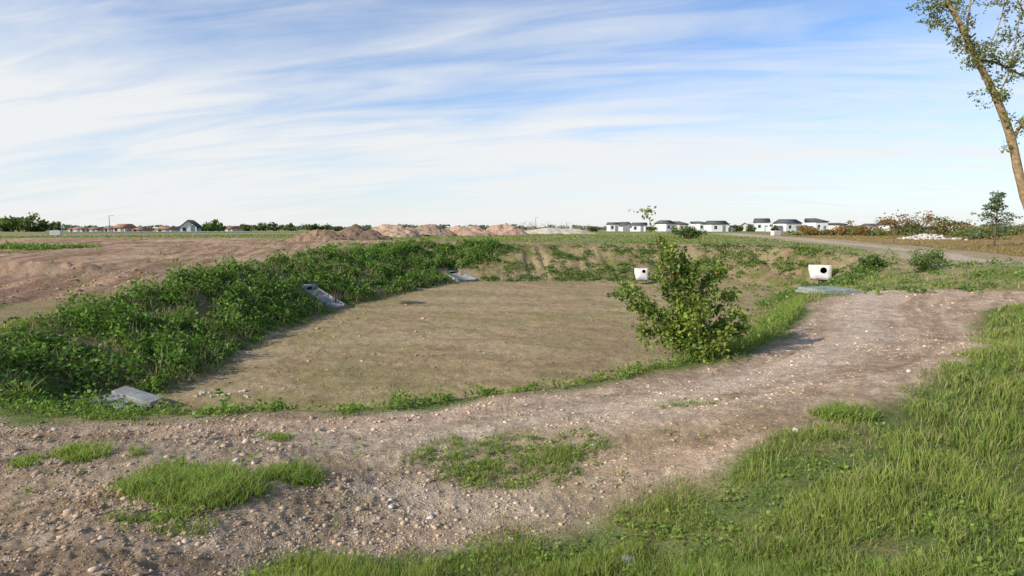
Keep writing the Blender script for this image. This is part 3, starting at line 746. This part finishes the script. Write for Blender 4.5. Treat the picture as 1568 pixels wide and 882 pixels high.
# ---------------- houses
M_white=mat_plain('white_render',(.72,.72,.70),1,.08);M_cream=mat_plain('cream_render',(.66,.58,.48),1,.1)
M_beige=mat_plain('beige_render',(.60,.56,.50),1,.1)
M_slate=mat_plain('slate_roof',(.10,.105,.115),3,.2);M_tile=mat_plain('tile_roof',(.42,.2,.13),3,.3)
M_glass=mat_plain('window_glass',(.05,.06,.07),2,.1,.15);M_grey=mat_plain('grey_cladding',(.22,.22,.23),3,.1)
def house(name,px,dist,wpx,wallpx,roofpx,wm,rm,rot=0,annex=0,kind='gable',depth=8,pb=353):
    s=dist/F;q=D(px,350,dist);w=wpx*s;h=wallpx*s;rh=roofpx*s
    e=empty(name,(q[0],dist,hz(q[0],dist)-.1),(0,0,math.radians(rot)))
    box_bm([(0,0,h/2,w,depth,h)],'walls',wm,e,0)
    o=.35
    if kind=='gable':
        Vv=[(-w/2-o,-depth/2-o,h-.1),(w/2+o,-depth/2-o,h-.1),(w/2+o,depth/2+o,h-.1),(-w/2-o,depth/2+o,h-.1),(-w/2-o,0,h+rh),(w/2+o,0,h+rh)]
        Fq=[np.array([(0,1,5,4),(2,3,4,5),(0,3,2,1)]),np.array([(0,4,3),(1,2,5)])]
        build('roof',Vv,Fq,rm,parent=e)
    elif kind=='front':
        Vv=[(-w/2,-depth/2-.003,h),(w/2,-depth/2-.003,h),(0,-depth/2-.003,h+rh),(-w/2,depth/2,h),(w/2,depth/2,h),(0,depth/2,h+rh)]
        build('gable_wall',Vv,[np.array([(0,1,2),(4,3,5)])],wm,parent=e)
        t=.3
        Vv=[(-w/2-o,-depth/2-o,h-.3),(0,-depth/2-o,h+rh+.05),(w/2+o,-depth/2-o,h-.3),(-w/2-o,depth/2+o,h-.3),(0,depth/2+o,h+rh+.05),(w/2+o,depth/2+o,h-.3)]
        Vv+= [(a,b,c+t) for a,b,c in Vv]
        build('roof',Vv,[np.array([(0,1,4,3),(1,2,5,4),(6,9,10,7),(7,10,11,8),(0,6,7,1),(1,7,8,2),(0,3,9,6),(2,8,11,5)])],rm,parent=e)
    elif kind=='shed':
        Vv=[(-w/2-o,-depth/2-o,h),(w/2+o,-depth/2-o,h),(w/2+o,depth/2+o,h),(-w/2-o,depth/2+o,h),(-w/2-o,-depth/2-o,h+rh),(w/2+o,-depth/2-o,h+.25),(w/2+o,depth/2+o,h+.25),(-w/2-o,depth/2+o,h+rh)]
        build('roof',Vv,[np.array([(0,1,5,4),(4,5,6,7),(1,2,6,5),(2,3,7,6),(3,0,4,7),(0,3,2,1)])],rm,parent=e)
    wins=[];nw=max(2,int(w/3));st=2 if h>4.0 else 1
    for f in range(st):
        for i in range(nw):
            if f==0 and i==nw//2:continue
            wins.append((-w/2+w*(i+.5)/nw,-depth/2,h*(f+.55)/st,1.3 if (i+f)%2 else .9,.08,1.1))
    box_bm(wins,'windows',M_glass,e,0)
    box_bm([(-w/2+w*(nw//2+.5)/nw,-depth/2,1.1,1.0,.1,2.1)],'door',M_grey,e,0)
    if annex:
        box_bm([(annex*(w/2+1.9),-.5,h*.28,3.79,depth*.7,h*.56)],'garage',wm,e,0)
        box_bm([(annex*(w/2+1.9),-.5-depth*.35,1.1,2.4,.08,2.1)],'garage_door',M_grey,e,0)
for i_,(px,dd,w,wh,rh,k,r,an) in enumerate([(938,225,13,11,3,'gable',0,0),(955,240,13,9,4,'front',16,0),(979,215,20,10,4,'gable',-15,-1),(1018,235,17,12,5,'gable',20,0),(1042,260,13,10,5,'shed',4,0),(1070,240,11,12,3,'shed',8,0),(1096,205,25,12,5,'gable',0,1),(1140,250,13,8,4,'front',-20,0),
  (1166,225,19,14,6,'gable',-16,1),(1205,215,25,13,6,'gable',8,-1),(1250,230,18,14,6,'shed',0,-1),(1278,235,13,10,3,'shed',15,1),(1358,235,13,11,5,'front',0,0),(1330,300,12,8,3,'gable',0,0),(1468,300,16,9,4,'gable',0,0)]):
    house('modern_white_house',px,dd,w,wh,rh,M_beige if i_ in (1,4,7,11) else M_white,M_slate,r,an,k)
house('white_gable_house',293,185,22,8,9,M_white,M_slate,18,0,'front',9)
for px,w,wh,rh,k in [(192,18,6,6,'gable'),(128,24,4,3,'gable'),(150,18,4,3,'gable'),(258,22,4,4,'gable'),(355,18,5,4,'gable'),(176,12,5,4,'gable'),(218,16,3,3,'gable')]:
    house('tiled_roof_house',px,210,w,wh,rh,M_cream,M_tile,rng.uniform(-10,10),0,k,7)
for px,h,dd in [(168,24,200),(95,11,150),(1350,14,150),(820,20,260)]:
    q=D(px,350,dd);e=empty('street_lamp');s=dd/F;H=h*s
    tubes_obj('pole',[([(q[0],dd,1.3),(q[0],dd,1.5+H)],[.12,.08]),([(q[0],dd,1.5+H),(q[0]+1.1,dd,1.65+H)],[.06,.05])],M_grey,e,6,0)
    box_bm([(q[0]+1.2,dd,1.63+H,.6,.25,.12)],'lamp_head',M_grey,e,.02)
e=empty('roadside_guardrail')
a=D(70,358,118);b=D(480,356,150);a=np.array((a[0],a[1],1.75));b=np.array((b[0],b[1],1.75))
dirv=(b-a)/np.linalg.norm(b-a);nn=np.array([-dirv[1],dirv[0],0])
Vv=[];
for p_ in (a,b):
    for o_,z_ in ((-.05,-.12),(.05,-.12),(.05,.12),(-.05,.12)):Vv.append(p_+nn*o_+np.array([0,0,z_]))
build('rail',Vv,[np.array([(0,1,5,4),(1,2,6,5),(2,3,7,6),(3,0,4,7)])],M_wconc,parent=e)
L_=np.linalg.norm(b-a);tubes_obj('posts',[([a+dirv*t+[0,0,-.6],a+dirv*t+[0,0,.1]],[.06,.06]) for t in np.arange(0,L_,4)],M_conc,e,5,0)
for px in (86,1188):
    q=D(px,358,95);e=empty('concrete_block',(q[0],95,hz(q[0],95)+.3),(0,0,.3))
    box_bm([(0,0,0,1.4,.8,.8)],'block',M_wconc,e,.06);box_bm([(0,0,.46,.4,.2,.12)],'lifting_stud',M_conc,e,.02)
# ---------------- light
SAZ=math.radians(238);SEL=math.radians(27)
sd=Vector((math.sin(SAZ)*math.cos(SEL),math.cos(SAZ)*math.cos(SEL),math.sin(SEL)))
sl=bpy.data.lights.new('sun','SUN');sl.energy=5;sl.angle=math.radians(.5);sl.color=(1,.94,.83)
so=bpy.data.objects.new('sun',sl);COL.objects.link(so);so.rotation_euler=sd.to_track_quat('Z','Y').to_euler()
w=bpy.data.worlds.new('World');scene.world=w;w.use_nodes=True;nt=w.node_tree
bg=nt.nodes['Background'];bg.inputs['Strength'].default_value=.15
sky=N(nt,'ShaderNodeTexSky');sky.sky_type='NISHITA';sky.sun_disc=False;sky.sun_elevation=SEL;sky.sun_rotation=SAZ
sky.air_density=1.0;sky.dust_density=.4;sky.ozone_density=3.0
tc=N(nt,'ShaderNodeTexCoord');sx=N(nt,'ShaderNodeSeparateXYZ');nt.links.new(tc.outputs['Generated'],sx.inputs[0])
def MT(op,a,b=None,c=None,clamp=False):
    n=N(nt,'ShaderNodeMath',operation=op);n.use_clamp=clamp
    for i_,v in enumerate((a,b,c)):
        if v is None:continue
        if isinstance(v,(int,float)):n.inputs[i_].default_value=v
        else:nt.links.new(v,n.inputs[i_])
    return n.outputs[0]
X,Y,Z=sx.outputs[0],sx.outputs[1],sx.outputs[2]
Zc=MT('MAXIMUM',Z,0.0);den=MT('ADD',Zc,.16)
PX=MT('DIVIDE',X,den);PY=MT('DIVIDE',Y,den)
def cn(ax,ay,sh,det,dist,seed):
    u=MT('ADD',MT('MULTIPLY',PX,ax),seed);v=MT('ADD',MT('MULTIPLY',PY,ay),MT('MULTIPLY',PX,sh))
    cb=N(nt,'ShaderNodeCombineXYZ');nt.links.new(u,cb.inputs[0]);nt.links.new(v,cb.inputs[1]);cb.inputs[2].default_value=seed
    n=N(nt,'ShaderNodeTexNoise');n.inputs['Scale'].default_value=1;n.inputs['Detail'].default_value=det;n.inputs['Distortion'].default_value=dist;n.inputs['Roughness'].default_value=.55
    nt.links.new(cb.outputs[0],n.inputs['Vector']);return n.outputs['Fac']
n1=cn(.45,1.2,.25,6,.5,3.1);n2=cn(.9,4.0,.8,7,1.1,7.7)
cov=N(nt,'ShaderNodeMapRange');cov.inputs['From Min'].default_value=.14;cov.inputs['From Max'].default_value=.33;cov.inputs['To Min'].default_value=.88;cov.inputs['To Max'].default_value=.10
nt.links.new(Z,cov.inputs['Value'])
s1=MT('MULTIPLY',MT('SUBTRACT',n1,.5),1.8);s2=MT('MULTIPLY',MT('SUBTRACT',n2,.5),1.2)
fac=MT('ADD',MT('ADD',cov.outputs[0],s1),s2);fac=MT('SUBTRACT',fac,MT('MULTIPLY',X,.18),clamp=True)
hzn=N(nt,'ShaderNodeMapRange');hzn.inputs['From Min'].default_value=.0;hzn.inputs['From Max'].default_value=.16;hzn.inputs['To Min'].default_value=.93;hzn.inputs['To Max'].default_value=0
nt.links.new(Z,hzn.inputs['Value'])
fac=MT('MAXIMUM',fac,hzn.outputs[0])
fac=MT('MULTIPLY',fac,.95)
tint=N(nt,'ShaderNodeVectorMath',operation='MULTIPLY');tint.inputs[1].default_value=(.90,1.03,1.22);nt.links.new(sky.outputs[0],tint.inputs[0])
mx=N(nt,'ShaderNodeMix',data_type='RGBA');nt.links.new(fac,mx.inputs['Factor']);nt.links.new(tint.outputs[0],mx.inputs['A']);mx.inputs['B'].default_value=(5.9,6.0,6.0,1)
nt.links.new(mx.outputs['Result'],bg.inputs['Color'])
# ---------------- camera
cd=bpy.data.cameras.new('camera');cd.sensor_width=36;cd.lens=36*F/1568;cd.clip_end=6000;cd.clip_start=.05
co=bpy.data.objects.new('camera',cd);COL.objects.link(co);co.location=(0,0,CH);co.rotation_euler=(math.pi/2-PITCH,0,0)
scene.camera=co
scene.view_settings.view_transform='Standard';scene.view_settings.look='None';scene.view_settings.exposure=0
